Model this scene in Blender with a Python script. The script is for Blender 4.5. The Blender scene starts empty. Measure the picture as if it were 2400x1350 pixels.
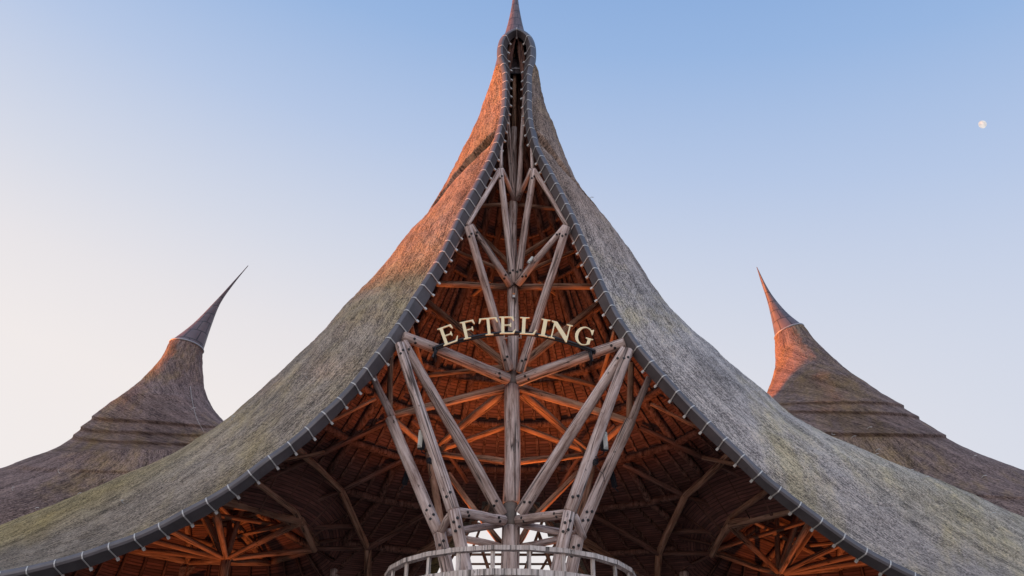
import bpy, bmesh, math, random
from mathutils import Vector, Matrix, noise
random.seed(7)
R = math.radians
scene = bpy.context.scene
col = scene.collection

# ------------------------------------------------------------------ camera
FPX, W0, H0 = 2000.0, 2400.0, 1350.0
EYE = Vector((0.0, 0.0, 1.7))
PITCH, ROLL = R(32), R(0.5)
camd = bpy.data.cameras.new("camera"); camd.lens = 36 * FPX / W0; camd.sensor_width = 36
camd.clip_start = 0.1; camd.clip_end = 3000
cam = bpy.data.objects.new("camera", camd); col.objects.link(cam)
RM = Matrix.Rotation(R(90) + PITCH, 3, 'X') @ Matrix.Rotation(ROLL, 3, 'Z')
cam.matrix_world = Matrix.Translation(EYE) @ RM.to_4x4()
scene.camera = cam
AX = RM @ Vector((0, 0, -1))

def P(px, py, Y):                       # point seen at a photo pixel, standing Y metres in front of the eye
    d = RM @ Vector(((px - W0 / 2) / FPX, (H0 / 2 - py) / FPX, -1))
    return EYE + d * (Y / d.y)
def depth(p): return (Vector(p) - EYE).dot(AX)

# ------------------------------------------------------------------ world
SUN_AZ = math.atan2(0.06, -1.0)        # sun low on the left, a little behind the building
SUN_EL = R(7)
SUND = Vector((math.cos(SUN_EL) * math.cos(SUN_AZ), math.cos(SUN_EL) * math.sin(SUN_AZ), math.sin(SUN_EL)))
w = bpy.data.worlds.new("World"); scene.world = w; w.use_nodes = True
wn = w.node_tree; wn.nodes.clear()
def N(t, typ, **k):
    n = t.nodes.new(typ)
    for a, b in k.items(): setattr(n, a, b)
    return n
def math_(t, op, a, b=None, c=None, clamp=False):
    n = N(t, 'ShaderNodeMath', operation=op, use_clamp=clamp)
    for i, v in enumerate((a, b, c)):
        if v is None: continue
        if isinstance(v, (int, float)): n.inputs[i].default_value = v
        else: t.links.new(v, n.inputs[i])
    return n.outputs[0]
def ramp(t, fac, stops, interp='LINEAR'):
    n = N(t, 'ShaderNodeValToRGB'); n.color_ramp.interpolation = interp
    e = n.color_ramp.elements
    while len(e) < len(stops): e.new(0.5)
    for i, (p, c) in enumerate(stops):
        e[i].position = p; e[i].color = (c[0], c[1], c[2], 1) if not isinstance(c, (int, float)) else (c, c, c, 1)
    if fac is not None: t.links.new(fac, n.inputs[0])
    return n.outputs[0]
def mixc(t, f, a, b, blend='MIX'):
    n = N(t, 'ShaderNodeMix', data_type='RGBA', blend_type=blend)
    for i, v in ((0, f), (6, a), (7, b)):
        if isinstance(v, (int, float)): n.inputs[i].default_value = v
        elif isinstance(v, tuple): n.inputs[i].default_value = (*v, 1) if len(v) == 3 else v
        else: t.links.new(v, n.inputs[i])
    return n.outputs[2]
tc = N(wn, 'ShaderNodeTexCoord')
sep = N(wn, 'ShaderNodeSeparateXYZ'); wn.links.new(tc.outputs['Generated'], sep.inputs[0])
X_, Y_, Z_ = sep.outputs
el = math_(wn, 'MAXIMUM', Z_, 0.0)
hl = math_(wn, 'SQRT', math_(wn, 'SUBTRACT', 1.001, math_(wn, 'MULTIPLY', el, el)))
side = math_(wn, 'DIVIDE', X_, hl)      # -1 left ... 1 right, by compass bearing
# paleness: high to the left and low down, low towards upper right
m_ = lambda a, b: math_(wn, 'MULTIPLY', a, b)
a_ = lambda a, b: math_(wn, 'ADD', a, b)
el2 = math_(wn, 'MAXIMUM', el, 0.12)
pale = a_(a_(m_(side, -0.416), m_(el2, 1.67)), a_(m_(m_(side, side), -0.103), m_(m_(side, el2), 0.29)))
pale = math_(wn, 'ADD', a_(pale, m_(m_(el2, el2), -3.26)), 0.74, clamp=True)
skyc = ramp(wn, pale, [(0.0, (0.245, 0.40, 0.70)), (0.18, (0.305, 0.455, 0.735)), (0.45, (0.46, 0.56, 0.77)),
                       (0.72, (0.655, 0.68, 0.775)), (0.88, (0.79, 0.755, 0.775)), (1.0, (0.86, 0.80, 0.785))])
nish = N(wn, 'ShaderNodeTexSky', sky_type='NISHITA', sun_disc=False, sun_elevation=SUN_EL,
         sun_rotation=math.atan2(SUND.x, SUND.y), air_density=1.2, dust_density=1.0)
bg1 = N(wn, 'ShaderNodeBackground'); wn.links.new(skyc, bg1.inputs[0]); wn.links.new(math_(wn, 'MULTIPLY_ADD', math_(wn, 'MAXIMUM', math_(wn, 'MULTIPLY', Y_, -1.0), 0.0), 0.42, 0.53), bg1.inputs[1])
bg2 = N(wn, 'ShaderNodeBackground'); wn.links.new(nish.outputs[0], bg2.inputs[0]); bg2.inputs[1].default_value = 0.01
add = N(wn, 'ShaderNodeAddShader'); wo = N(wn, 'ShaderNodeOutputWorld')
wn.links.new(bg1.outputs[0], add.inputs[0]); wn.links.new(bg2.outputs[0], add.inputs[1]); wn.links.new(add.outputs[0], wo.inputs[0])

# ------------------------------------------------------------------ sun, exposure
sd = bpy.data.lights.new("sun", 'SUN'); sd.energy = 5.0; sd.angle = R(0.6); sd.color = (1.0, 0.25, 0.045)
so = bpy.data.objects.new("sun", sd); col.objects.link(so)
so.rotation_euler = SUND.to_track_quat('Z', 'Y').to_euler()
so.location = SUND * 60
scene.view_settings.view_transform = 'Standard'; scene.view_settings.look = 'None'
scene.view_settings.exposure = 0.9; scene.view_settings.gamma = 1.0

# ------------------------------------------------------------------ materials
def mat(name):
    m = bpy.data.materials.new(name); m.use_nodes = True; t = m.node_tree
    b = t.nodes['Principled BSDF']; return m, t, b
def nz(t, vec, scale, detail=4, rough=0.6, dim='3D', dist=0.0):
    n = N(t, 'ShaderNodeTexNoise', noise_dimensions=dim); n.inputs['Scale'].default_value = scale
    n.inputs['Detail'].default_value = detail; n.inputs['Roughness'].default_value = rough
    n.inputs['Distortion'].default_value = dist
    if vec is not None: t.links.new(vec, n.inputs['Vector'])
    return n.outputs[0]
def mapping(t, src, sc=(1, 1, 1), rot=(0, 0, 0)):
    n = N(t, 'ShaderNodeMapping'); n.inputs['Scale'].default_value = sc; n.inputs['Rotation'].default_value = rot
    t.links.new(src, n.inputs[0]); return n.outputs[0]
def bump(t, b, h, s, d):
    n = N(t, 'ShaderNodeBump'); n.inputs['Strength'].default_value = s; n.inputs['Distance'].default_value = d
    t.links.new(h, n.inputs['Height']); t.links.new(n.outputs[0], b.inputs['Normal'])

def thatch_mat(name, base, dark, moss, mossamt, seed):
    m, t, b = mat(name)
    c = N(t, 'ShaderNodeTexCoord'); uv = c.outputs['UV']; ob = c.outputs['Object']
    fine = nz(t, mapping(t, uv, (26, 13, 1)), 1.0, 4, 0.8, '2D')
    straw = nz(t, mapping(t, uv, (15, 2.6, 1), (0, 0, 0.04)), 1.0, 4, 0.75, '2D')
    run = nz(t, mapping(t, uv, (2.4, 0.22, 1), (0, 0, 0.04)), 1.0, 4, 0.65, '2D')
    clump = nz(t, mapping(t, ob, (1.6, 1.6, 1.0)), 1.0 + seed * 0.07, 5, 0.7)
    big = nz(t, mapping(t, ob, (0.22, 0.22, 0.16)), 1.0 + seed * 0.05, 4, 0.6, dist=0.6)
    f = math_(t, 'ADD', math_(t, 'MULTIPLY', fine, 0.62), math_(t, 'MULTIPLY', straw, 0.38))
    f = math_(t, 'ADD', f, math_(t, 'MULTIPLY', math_(t, 'SUBTRACT', clump, 0.5), 0.14))
    f = math_(t, 'ADD', f, math_(t, 'MULTIPLY', math_(t, 'SUBTRACT', run, 0.5), 0.22))
    grain = ramp(t, f, [(0.40, dark), (0.50, base), (0.58, tuple(min(1, x * 1.75) for x in base))])
    mossf = ramp(t, math_(t, 'ADD', big, math_(t, 'MULTIPLY', math_(t, 'SUBTRACT', clump, 0.5), 0.45)),
                 [(0.50 - mossamt * 0.12, 0.0), (0.66, 1.0)])
    mossc = mixc(t, 1.0, grain, moss, 'MULTIPLY')
    out = mixc(t, mossf, grain, mossc)
    sx = N(t, 'ShaderNodeSeparateXYZ'); t.links.new(ob, sx.inputs[0]); su = N(t, 'ShaderNodeSeparateXYZ'); t.links.new(uv, su.inputs[0])
    if seed == 1:                        # brown reed on the left wing, paler reed on the right, moss along the low crests
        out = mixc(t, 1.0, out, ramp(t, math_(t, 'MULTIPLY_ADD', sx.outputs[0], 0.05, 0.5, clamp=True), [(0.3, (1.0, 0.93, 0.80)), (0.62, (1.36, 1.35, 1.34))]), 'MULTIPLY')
        cr_ = math_(t, 'MULTIPLY', math_(t, 'SUBTRACT', math_(t, 'ADD', su.outputs[0], math_(t, 'MULTIPLY', big, 5.0)), 4.6), 0.45, clamp=True)
        lo_ = math_(t, 'MULTIPLY', math_(t, 'SUBTRACT', 13.5, sx.outputs[2]), 0.30, clamp=True)
        lo_ = math_(t, 'MULTIPLY', lo_, math_(t, 'MULTIPLY_ADD', sx.outputs[0], -0.032, 0.85, clamp=True))
        out = mixc(t, math_(t, 'MULTIPLY', cr_, lo_), out, mixc(t, 1.0, out, (1.02, 0.96, 0.63), 'MULTIPLY'))
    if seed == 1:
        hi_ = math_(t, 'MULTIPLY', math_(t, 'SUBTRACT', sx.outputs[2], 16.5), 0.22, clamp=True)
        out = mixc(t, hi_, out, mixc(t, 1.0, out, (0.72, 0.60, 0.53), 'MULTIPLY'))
    big2 = nz(t, mapping(t, ob, (0.35, 0.35, 0.30)), 1.3 + seed * 0.11, 5, 0.65)
    darkf = ramp(t, big2, [(0.50, 0.0), (0.68, 0.6)])
    out = mixc(t, darkf, out, mixc(t, 1.0, out, (0.50, 0.50, 0.50), 'MULTIPLY'))
    t.links.new(out, b.inputs['Base Color']); b.inputs['Roughness'].default_value = 0.95
    b.inputs['Specular IOR Level'].default_value = 0.15
    h = math_(t, 'ADD', math_(t, 'MULTIPLY', fine, 0.7), math_(t, 'ADD', math_(t, 'MULTIPLY', straw, 0.8), math_(t, 'MULTIPLY', clump, 0.9)))
    bump(t, b, h, 1.0, 0.05)
    return m
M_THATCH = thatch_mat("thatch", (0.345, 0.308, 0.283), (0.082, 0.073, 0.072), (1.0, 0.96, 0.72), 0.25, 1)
M_THATCH_B = thatch_mat("thatch_old", (0.23, 0.165, 0.145), (0.065, 0.045, 0.045), (1.06, 1.02, 0.68), 0.1, 5)

def wood_mat(name, a, bcol, c3, scale=1.0, rough=0.85):
    m, t, b = mat(name)
    c = N(t, 'ShaderNodeTexCoord'); oi = N(t, 'ShaderNodeObjectInfo')
    off = N(t, 'ShaderNodeVectorMath', operation='MULTIPLY_ADD')
    off.inputs[1].default_value = (1, 1, 1)
    rnd = N(t, 'ShaderNodeCombineXYZ')
    r30 = math_(t, 'MULTIPLY', oi.outputs['Random'], 37.0)
    t.links.new(r30, rnd.inputs[0]); t.links.new(r30, rnd.inputs[2])
    t.links.new(c.outputs['Object'], off.inputs[0]); t.links.new(rnd.outputs[0], off.inputs[2])
    v = off.outputs[0]
    g = nz(t, mapping(t, v, (9 * scale, 9 * scale, 0.8 * scale)), 1.0, 6, 0.7)
    k = nz(t, mapping(t, v, (7, 7, 3.5)), 1.0, 4, 0.7)
    big = nz(t, v, 0.7, 3, 0.6)
    base = ramp(t, g, [(0.34, bcol), (0.50, a), (0.66, c3)])
    crack = ramp(t, nz(t, mapping(t, v, (4.5, 4.5, 0.13)), 1.0, 2, 0.4, dist=0.2), [(0.478, 1.0), (0.50, 0.12), (0.522, 1.0)])
    knot = ramp(t, k, [(0.30, 0.22), (0.37, 1.0)])
    out = mixc(t, 1.0, base, crack, 'MULTIPLY'); out = mixc(t, 1.0, out, knot, 'MULTIPLY')
    tint = ramp(t, math_(t, 'ADD', math_(t, 'MULTIPLY', big, 0.7), math_(t, 'MULTIPLY', oi.outputs['Random'], 0.3)),
                [(0.3, (0.78, 0.70, 0.66)), (0.65, (1.1, 1.06, 1.05))])
    out = mixc(t, 1.0, out, tint, 'MULTIPLY')
    t.links.new(out, b.inputs['Base Color']); b.inputs['Roughness'].default_value = rough
    b.inputs['Specular IOR Level'].default_value = 0.25
    bump(t, b, mixc(t, 1.0, base, crack, 'MULTIPLY'), 0.6, 0.03)
    return m
M_LOG = wood_mat("weathered_log", (0.56, 0.45, 0.40), (0.22, 0.145, 0.12), (0.80, 0.70, 0.65))
M_INLOG = wood_mat("brown_log", (0.38, 0.22, 0.14), (0.16, 0.085, 0.055), (0.52, 0.34, 0.24))
M_DLOG = wood_mat("dark_ceiling_log", (0.18, 0.095, 0.07), (0.08, 0.04, 0.032), (0.28, 0.165, 0.13))
M_RAIL = wood_mat("grey_plank", (0.70, 0.64, 0.58), (0.40, 0.35, 0.31), (0.85, 0.80, 0.75), 1.5)

def board_mat():
    m, t, b = mat("ceiling_boards")
    c = N(t, 'ShaderNodeTexCoord'); uv = c.outputs['UV']
    s = N(t, 'ShaderNodeSeparateXYZ'); t.links.new(uv, s.inputs[0])
    v = math_(t, 'MULTIPLY', s.outputs[1], 1 / 0.13)
    fr = math_(t, 'FRACT', v); fl = math_(t, 'FLOOR', v)
    gap = ramp(t, fr, [(0.0, 0.25), (0.10, 0.3), (0.2, 1.0), (0.9, 1.0), (1.0, 0.45)])
    wn_ = N(t, 'ShaderNodeTexWhiteNoise', noise_dimensions='1D'); t.links.new(fl, wn_.inputs['W'])
    g = nz(t, mapping(t, uv, (1.2, 14, 1)), 1.0, 4, 0.7, '2D')
    bc = ramp(t, g, [(0.3, (0.115, 0.046, 0.036)), (0.5, (0.185, 0.078, 0.058)), (0.72, (0.27, 0.125, 0.095))])
    bc = mixc(t, 1.0, bc, ramp(t, wn_.outputs[0], [(0, 0.62), (1, 1.15)]), 'MULTIPLY')
    bc = mixc(t, 1.0, bc, gap, 'MULTIPLY')
    t.links.new(bc, b.inputs['Base Color']); b.inputs['Roughness'].default_value = 0.8
    bump(t, b, gap, 0.5, 0.015)
    return m
M_BOARD = board_mat()

def plain(name, c, rough=0.6, metal=0.0, var=0.15, sc=3.0):
    m, t, b = mat(name)
    tcn = N(t, 'ShaderNodeTexCoord')
    n = nz(t, tcn.outputs['Object'], sc, 5, 0.65)
    out = ramp(t, n, [(0.3, tuple(x * (1 - var) for x in c)), (0.7, tuple(min(1, x * (1 + var)) for x in c))])
    t.links.new(out, b.inputs['Base Color']); b.inputs['Roughness'].default_value = rough; b.inputs['Metallic'].default_value = metal
    return m
M_GUTTER = plain("gutter_metal", (0.125, 0.112, 0.115), 0.42, 0.2, 0.25, 1.2)
M_STRAP = plain("galvanised_strap", (0.58, 0.56, 0.52), 0.5, 0.1, 0.15, 8)
M_LEAD = plain("lead_flashing", (0.34, 0.33, 0.34), 0.5, 0.3, 0.1, 4)
M_BLACK = plain("black_metal", (0.012, 0.013, 0.018), 0.4, 0.2)
M_LENS = plain("floodlight_glass", (0.62, 0.62, 0.55), 0.3)
M_GOLD = plain("cream_gold_letter", (0.98, 0.80, 0.47), 0.45, 0.0, 0.05)
M_BOLT = plain("dark_bolt", (0.02, 0.018, 0.018), 0.5)
M_COLLAR = plain("cast_collar", (0.20, 0.165, 0.14), 0.75, 0.0, 0.3, 6)
M_PAVE = plain("paving", (0.20, 0.17, 0.15), 0.9, 0.0, 0.3, 0.6)

def slate_mat():
    m, t, b = mat("slate")
    c = N(t, 'ShaderNodeTexCoord')
    br = N(t, 'ShaderNodeTexBrick'); t.links.new(c.outputs['UV'], br.inputs['Vector'])
    br.inputs['Color1'].default_value = (0.115, 0.085, 0.095, 1); br.inputs['Color2'].default_value = (0.15, 0.115, 0.12, 1)
    br.inputs['Mortar'].default_value = (0.035, 0.03, 0.035, 1); br.inputs['Scale'].default_value = 1.0
    br.inputs['Mortar Size'].default_value = 0.022; br.inputs['Brick Width'].default_value = 0.42; br.inputs['Row Height'].default_value = 0.52
    n = nz(t, c.outputs['Object'], 2.5, 4)
    out = mixc(t, 1.0, br.outputs[0], ramp(t, n, [(0.3, 0.75), (0.7, 1.25)]), 'MULTIPLY')
    t.links.new(out, b.inputs['Base Color']); b.inputs['Roughness'].default_value = 0.5
    bump(t, b, br.outputs[0], 0.6, 0.03)
    return m
M_SLATE = slate_mat()

# ------------------------------------------------------------------ object helpers
def link(name, me, m, parent=None):
    o = bpy.data.objects.new(name, me); col.objects.link(o)
    if m is not None: me.materials.append(m)
    if parent is not None: o.parent = parent
    return o
def empty(name, label, cat, group=None):
    o = bpy.data.objects.new(name, None); col.objects.link(o)
    o['label'] = label; o['category'] = cat
    if group: o['group'] = group
    return o
def tag(o, label, cat, group=None):
    o['label'] = label; o['category'] = cat
    if group: o['group'] = group
    return o
def mesh(verts, faces, smooth=True, uvs=None, recalc=True):
    me = bpy.data.meshes.new("mesh"); me.from_pydata([tuple(v) for v in verts], [], faces)
    if uvs:
        l = me.uv_layers.new(name="UVMap")
        for lp in me.loops: l.data[lp.index].uv = uvs[lp.vertex_index]
    if smooth:
        for p in me.polygons: p.use_smooth = True
    if recalc:
        bm = bmesh.new(); bm.from_mesh(me); bmesh.ops.recalc_face_normals(bm, faces=bm.faces); bm.to_mesh(me); bm.free()
    me.update(); return me

def log_mesh(L, r0, r1, seg=14, wob=0.05, seed=0):
    n = max(4, min(16, int(L / 0.45))); vs = []; fs = []
    for i in range(n + 1):
        t = i / n; r = r0 + (r1 - r0) * t
        cx = noise.noise((seed, t * 1.6, 1.3)) * r * 0.45; cy = noise.noise((seed, 5.1, t * 1.6)) * r * 0.45
        e_ = min(1.0, 1.6 * math.sin(math.pi * t) ** 1.5); cx *= e_; cy *= e_
        for k in range(seg):
            a = 2 * math.pi * k / seg
            rr = r * (1 + wob * noise.noise((math.cos(a) * 1.5 + seed, math.sin(a) * 1.5, t * L * 0.7)))
            vs.append((cx + rr * math.cos(a), cy + rr * math.sin(a), t * L))
    for i in range(n):
        for k in range(seg):
            fs.append((i * seg + k, i * seg + (k + 1) % seg, (i + 1) * seg + (k + 1) % seg, (i + 1) * seg + k))
    # slightly rounded cut ends
    for e, z, s in ((0, -r0 * 0.12, -1), (n, L + r1 * 0.12, 1)):
        b0 = len(vs)
        for k in range(seg):
            x, y, _ = vs[e * seg + k]; vs.append((x * 0.82, y * 0.82, z))
        for k in range(seg):
            k2 = (k + 1) % seg
            fs.append((e * seg + k, e * seg + k2, b0 + k2, b0 + k))
        fs.append(tuple(b0 + k for k in range(seg)))
    return mesh(vs, fs)
LOGN = [0]
def log(name, a, b, r0, r1, m, parent, wob=0.06, seg=14):
    a = Vector(a); b = Vector(b); d = b - a; LOGN[0] += 1
    me = log_mesh(d.length, r0, r1, seg, wob, LOGN[0] * 1.37)
    o = link(name, me, m, parent)
    o.matrix_local = Matrix.Translation(a) @ d.to_track_quat('Z', 'Y').to_matrix().to_4x4()
    return o
def plog(name, x0, y0, Y0, x1, y1, Y1, wpx, m, parent, wpx1=None):
    a = P(x0, y0, Y0); b = P(x1, y1, Y1)
    r0 = wpx / 2 * depth(a) / FPX; r1 = (wpx1 or wpx) / 2 * depth(b) / FPX
    return log(name, a, b, r0, r1, m, parent)
bolt_me = None
def bolts(o, ts, r, side=(-0.35, 0.35)):
    """bolt heads let into the side of a log that faces the camera"""
    global bolt_me
    if bolt_me is None:
        vs = []; fs = []; s = 10
        for z, rr in ((-0.02, 0.043), (0.010, 0.043), (0.014, 0.036), (0.014, 0.022), (0.026, 0.018)):
            for k in range(s): vs.append((rr * math.cos(2 * math.pi * k / s), rr * math.sin(2 * math.pi * k / s), z))
        for i in range(4):
            for k in range(s): fs.append((i * s + k, i * s + (k + 1) % s, (i + 1) * s + (k + 1) % s, (i + 1) * s + k))
        fs.append(tuple(4 * s + k for k in range(s))); fs.append(tuple(range(s)))
        bolt_me = mesh(vs, fs, False); bolt_me.materials.append(M_BOLT)
    mw = o.matrix_basis.copy(); inv = mw.inverted()
    for t in ts:
        c = mw @ Vector((0, 0, t)); v = inv.to_3x3() @ (EYE - c); v.z = 0; v.normalize()
        for s in side:
            q = Matrix.Rotation(s, 3, 'Z') @ v
            bo = bpy.data.objects.new("bolt", bolt_me); col.objects.link(bo); bo.parent = o
            bo.matrix_local = Matrix.Translation(Vector((0, 0, t + s * 0.12)) + q * r) @ q.to_track_quat('Z', 'Y').to_matrix().to_4x4()

class Poly:                              # polyline interpolated by a monotone key
    def __init__(s, keys, pts):
        z = sorted(zip(keys, [tuple(p) for p in pts])); s.k = [a for a, _ in z]; s.p = [Vector(b) for _, b in z]
    def __call__(s, k):
        K = s.k
        if k <= K[0]: i = 0
        elif k >= K[-1]: i = len(K) - 2
        else:
            i = 0
            while K[i + 1] < k: i += 1
        f = (k - K[i]) / (K[i + 1] - K[i])
        if k > K[-1]: f = min(f, 1.0)
        return s.p[i].lerp(s.p[i + 1], f)
def lin(tab, x):
    if x <= tab[0][0]: return tab[0][1]
    for (a, b), (c, d) in zip(tab, tab[1:]):
        if x <= c: return b + (d - b) * (x - a) / (c - a)
    return tab[-1][1]
def cr(pts, n):                          # Catmull-Rom through 2D/3D tuples
    out = []; p = [Vector(q) for q in pts]; p = [2 * p[0] - p[1]] + p + [2 * p[-1] - p[-2]]
    for i in range(1, len(p) - 2):
        for j in range(n):
            t = j / n; a, b, c, d = p[i - 1], p[i], p[i + 1], p[i + 2]
            out.append(0.5 * ((2 * b) + (c - a) * t + (2 * a - 5 * b + 4 * c - d) * t * t + (3 * b - a - 3 * c + d) * t ** 3))
    out.append(p[-2]); return out

# ------------------------------------------------------------------ setting: ground
vs = []; fs = []; n = 40; S = 900
for i in range(n + 1):
    for j in range(n + 1):
        vs.append((-S + 2 * S * i / n, -S + 2 * S * j / n, 0))
for i in range(n):
    for j in range(n):
        fs.append((i * (n + 1) + j, (i + 1) * (n + 1) + j, (i + 1) * (n + 1) + j + 1, i * (n + 1) + j + 1))
g = link("ground", mesh(vs, fs, False), M_PAVE); g['kind'] = 'structure'

# ------------------------------------------------------------------ eave curves measured off the photograph
OL = [(1211, 65), (1193, 72), (1177, 86), (1170, 104), (1168, 120), (1169, 137), (1173, 154), (1177, 172), (1178.5, 195), (1177, 219), (1176, 242), (1174, 261), (1168.5, 290),
      (1160, 326), (1148, 356), (1135, 385), (1107, 438), (1084, 480), (1065.5, 516), (1032, 588), (996, 650), (962, 702),
      (939, 741), (900, 798), (868, 840), (830, 888), (792, 930), (750, 968), (708, 1007), (660, 1046), (612, 1079), (555, 1122),
      (501, 1157), (439, 1190), (372, 1226), (309, 1254), (246, 1276), (180, 1298), (90, 1322), (0, 1341), (-120, 1362), (-260, 1382), (-420, 1400)]
IL = [(1211, 86), (1202, 90), (1195, 98), (1190, 108), (1189, 118), (1189, 139), (1195, 166), (1196, 190), (1195, 207), (1195, 243), (1189, 284), (1180, 332), (1172, 358), (1159, 391), (1133, 448),
      (1104, 505), (1091, 530), (1071, 573), (1042, 632), (1024, 664), (1006, 699), (985, 733), (962, 769), (939, 804), (913, 842),
      (880, 880), (845, 915), (810, 952), (774, 989), (732, 1028), (684, 1066), (633, 1105), (582, 1143), (525, 1184), (468, 1217),
      (405, 1249), (342, 1279), (270, 1307), (207, 1330), (100, 1357), (0, 1378), (-120, 1400), (-260, 1422), (-420, 1442)]
OR = [(1211, 65), (1229, 72), (1244, 86), (1251, 104), (1253, 118), (1253, 134), (1251, 148), (1246, 172), (1245, 195), (1246, 219), (1246, 240), (1246.5, 261), (1251.5, 299), (1263, 341),
      (1284, 382), (1291, 394), (1314, 438), (1335, 480), (1353, 518), (1384, 591), (1415, 660), (1432, 697), (1452, 738), (1475, 772),
      (1499, 806), (1540, 855), (1585, 905), (1628, 951), (1668, 990), (1708, 1030), (1753, 1072), (1796, 1113), (1849, 1155),
      (1907, 1198), (1960, 1237), (2019, 1277), (2080, 1311), (2147, 1343), (2230, 1380), (2330, 1420), (2450, 1462), (2600, 1505)]
IR = [(1211, 86), (1220, 90), (1228, 98), (1233, 108), (1234, 118), (1234, 132), (1228, 160), (1227, 190), (1226, 215), (1226, 237), (1231, 296), (1240, 338), (1250, 362), (1260, 384), (1278, 425),
      (1299, 467), (1322, 511), (1343, 557), (1369, 625), (1386, 662), (1406, 715), (1432, 759), (1452, 795), (1478, 828), (1510, 868),
      (1550, 914), (1590, 955), (1644, 1011), (1685, 1050), (1730, 1092), (1775, 1134), (1823, 1175), (1875, 1216), (1932, 1257),
      (1987, 1296), (2048, 1333), (2125, 1372), (2215, 1412), (2320, 1454), (2440, 1498), (2600, 1545)]
YE = [(0, 24.9), (120, 24.75), (300, 24.5), (520, 24.0), (800, 23.3), (1100, 23.2), (1345, 23.8), (1500, 24.4)]
SL = [(1164, 139), (1158, 170), (1151, 201), (1136, 237), (1109, 296), (1083, 350), (1058, 407), (1027, 461), (996, 508), (960, 548), (925, 588), (893, 628),
      (862, 664), (828, 700), (788, 740), (745, 788), (700, 830), (650, 880), (600, 925), (548, 973), (512, 1000), (440, 1047), (350, 1098),
      (230, 1150), (100, 1200), (-20, 1245), (-180, 1300), (-400, 1365), (-700, 1430)]
SR = [(1251.5, 139), (1256, 170), (1262, 196), (1275, 246), (1296, 296), (1317, 347), (1340, 400), (1369, 451), (1398, 488), (1434, 532), (1470, 580),
      (1502, 626), (1532, 675), (1570, 720), (1620, 770), (1680, 822), (1740, 877), (1800, 926), (1860, 973), (1920, 1012), (2018, 1061),
      (2140, 1110), (2290, 1168), (2420, 1225), (2600, 1300), (2850, 1390)]
YS = [(0, 26.0), (500, 26.0), (1000, 26.4), (1100, 26.9), (1300, 28.0)]
def curve3(px, yt, dy=0.0, n=4):
    return [P(q.x, q.y, lin(yt, q.y) + dy) for q in cr([(a, b, 0) for a, b in px], n)]
cOL, cIL, cOR, cIR = curve3(OL, YE), curve3(IL, YE, 0.28), curve3(OR, YE), curve3(IR, YE, 0.28)
cSL, cSR = curve3(SL, YS), curve3(SR, YS)
byz = lambda c: Poly([p.z for p in c], c)
def mono(c):                              # keep it falling with length
    out = [c[0]]
    for p in c[1:]:
        if p.z < out[-1].z - 1e-4: out.append(p)
    return out
eOL, eIL, eOR, eIR, eSL, eSR = [byz(mono(c)) for c in (cOL, cIL, cOR, cIR, cSL, cSR)]
ZTOP = cOL[0].z; ZS = P(1151, 201, 26.0).z; ZB = 5.6
AXY = 26.3
print("ZTOP", ZTOP, "ZS", ZS, "E low", cOL[-1].z, cOR[-1].z, "S low", cSL[-1], cSR[-1])

def yback(z):                             # plan depth of the rear of the main cone at height z
    h = z - 1.7
    return AXY + lin([(5, 16), (8, 12.5), (10.9, 9.7), (12.6, 8.1), (16.5, 5.2), (19.6, 3.4), (23, 2.3), (26, 1.6), (28, 1.1), (31, 0.7)], h)
def section(E, Sv, z, n1, n2, inset=0.0):
    """plan curve of the roof at height z: eave -> flank -> middle of the rear, as (x, y, z, s)"""
    e = Vector((E.x, E.y)); s = Vector((Sv.x, Sv.y)); sg = 1 if s.x > 0 else -1
    if inset: s = Vector((s.x - sg * min(inset, abs(s.x) * 0.5), s.y))
    yb = yback(z) - inset
    c = Vector((e.x + 0.72 * (s.x - e.x), e.y + 0.34 * (s.y - e.y)))
    out = []
    for i in range(n1):
        t = i / n1; p = e * (1 - t) ** 2 + c * 2 * t * (1 - t) + s * t * t; out.append((p.x, p.y))
    for i in range(n2 + 1):
        a = math.pi / 2 * i / n2; out.append((s.x * math.cos(a), s.y + (yb - s.y) * math.sin(a)))
    return out

# ------------------------------------------------------------------ the entrance hall
hall = empty("entrance_hall", "vast thatched entrance hall with one tall central peak above an open log frame", "building")

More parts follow.
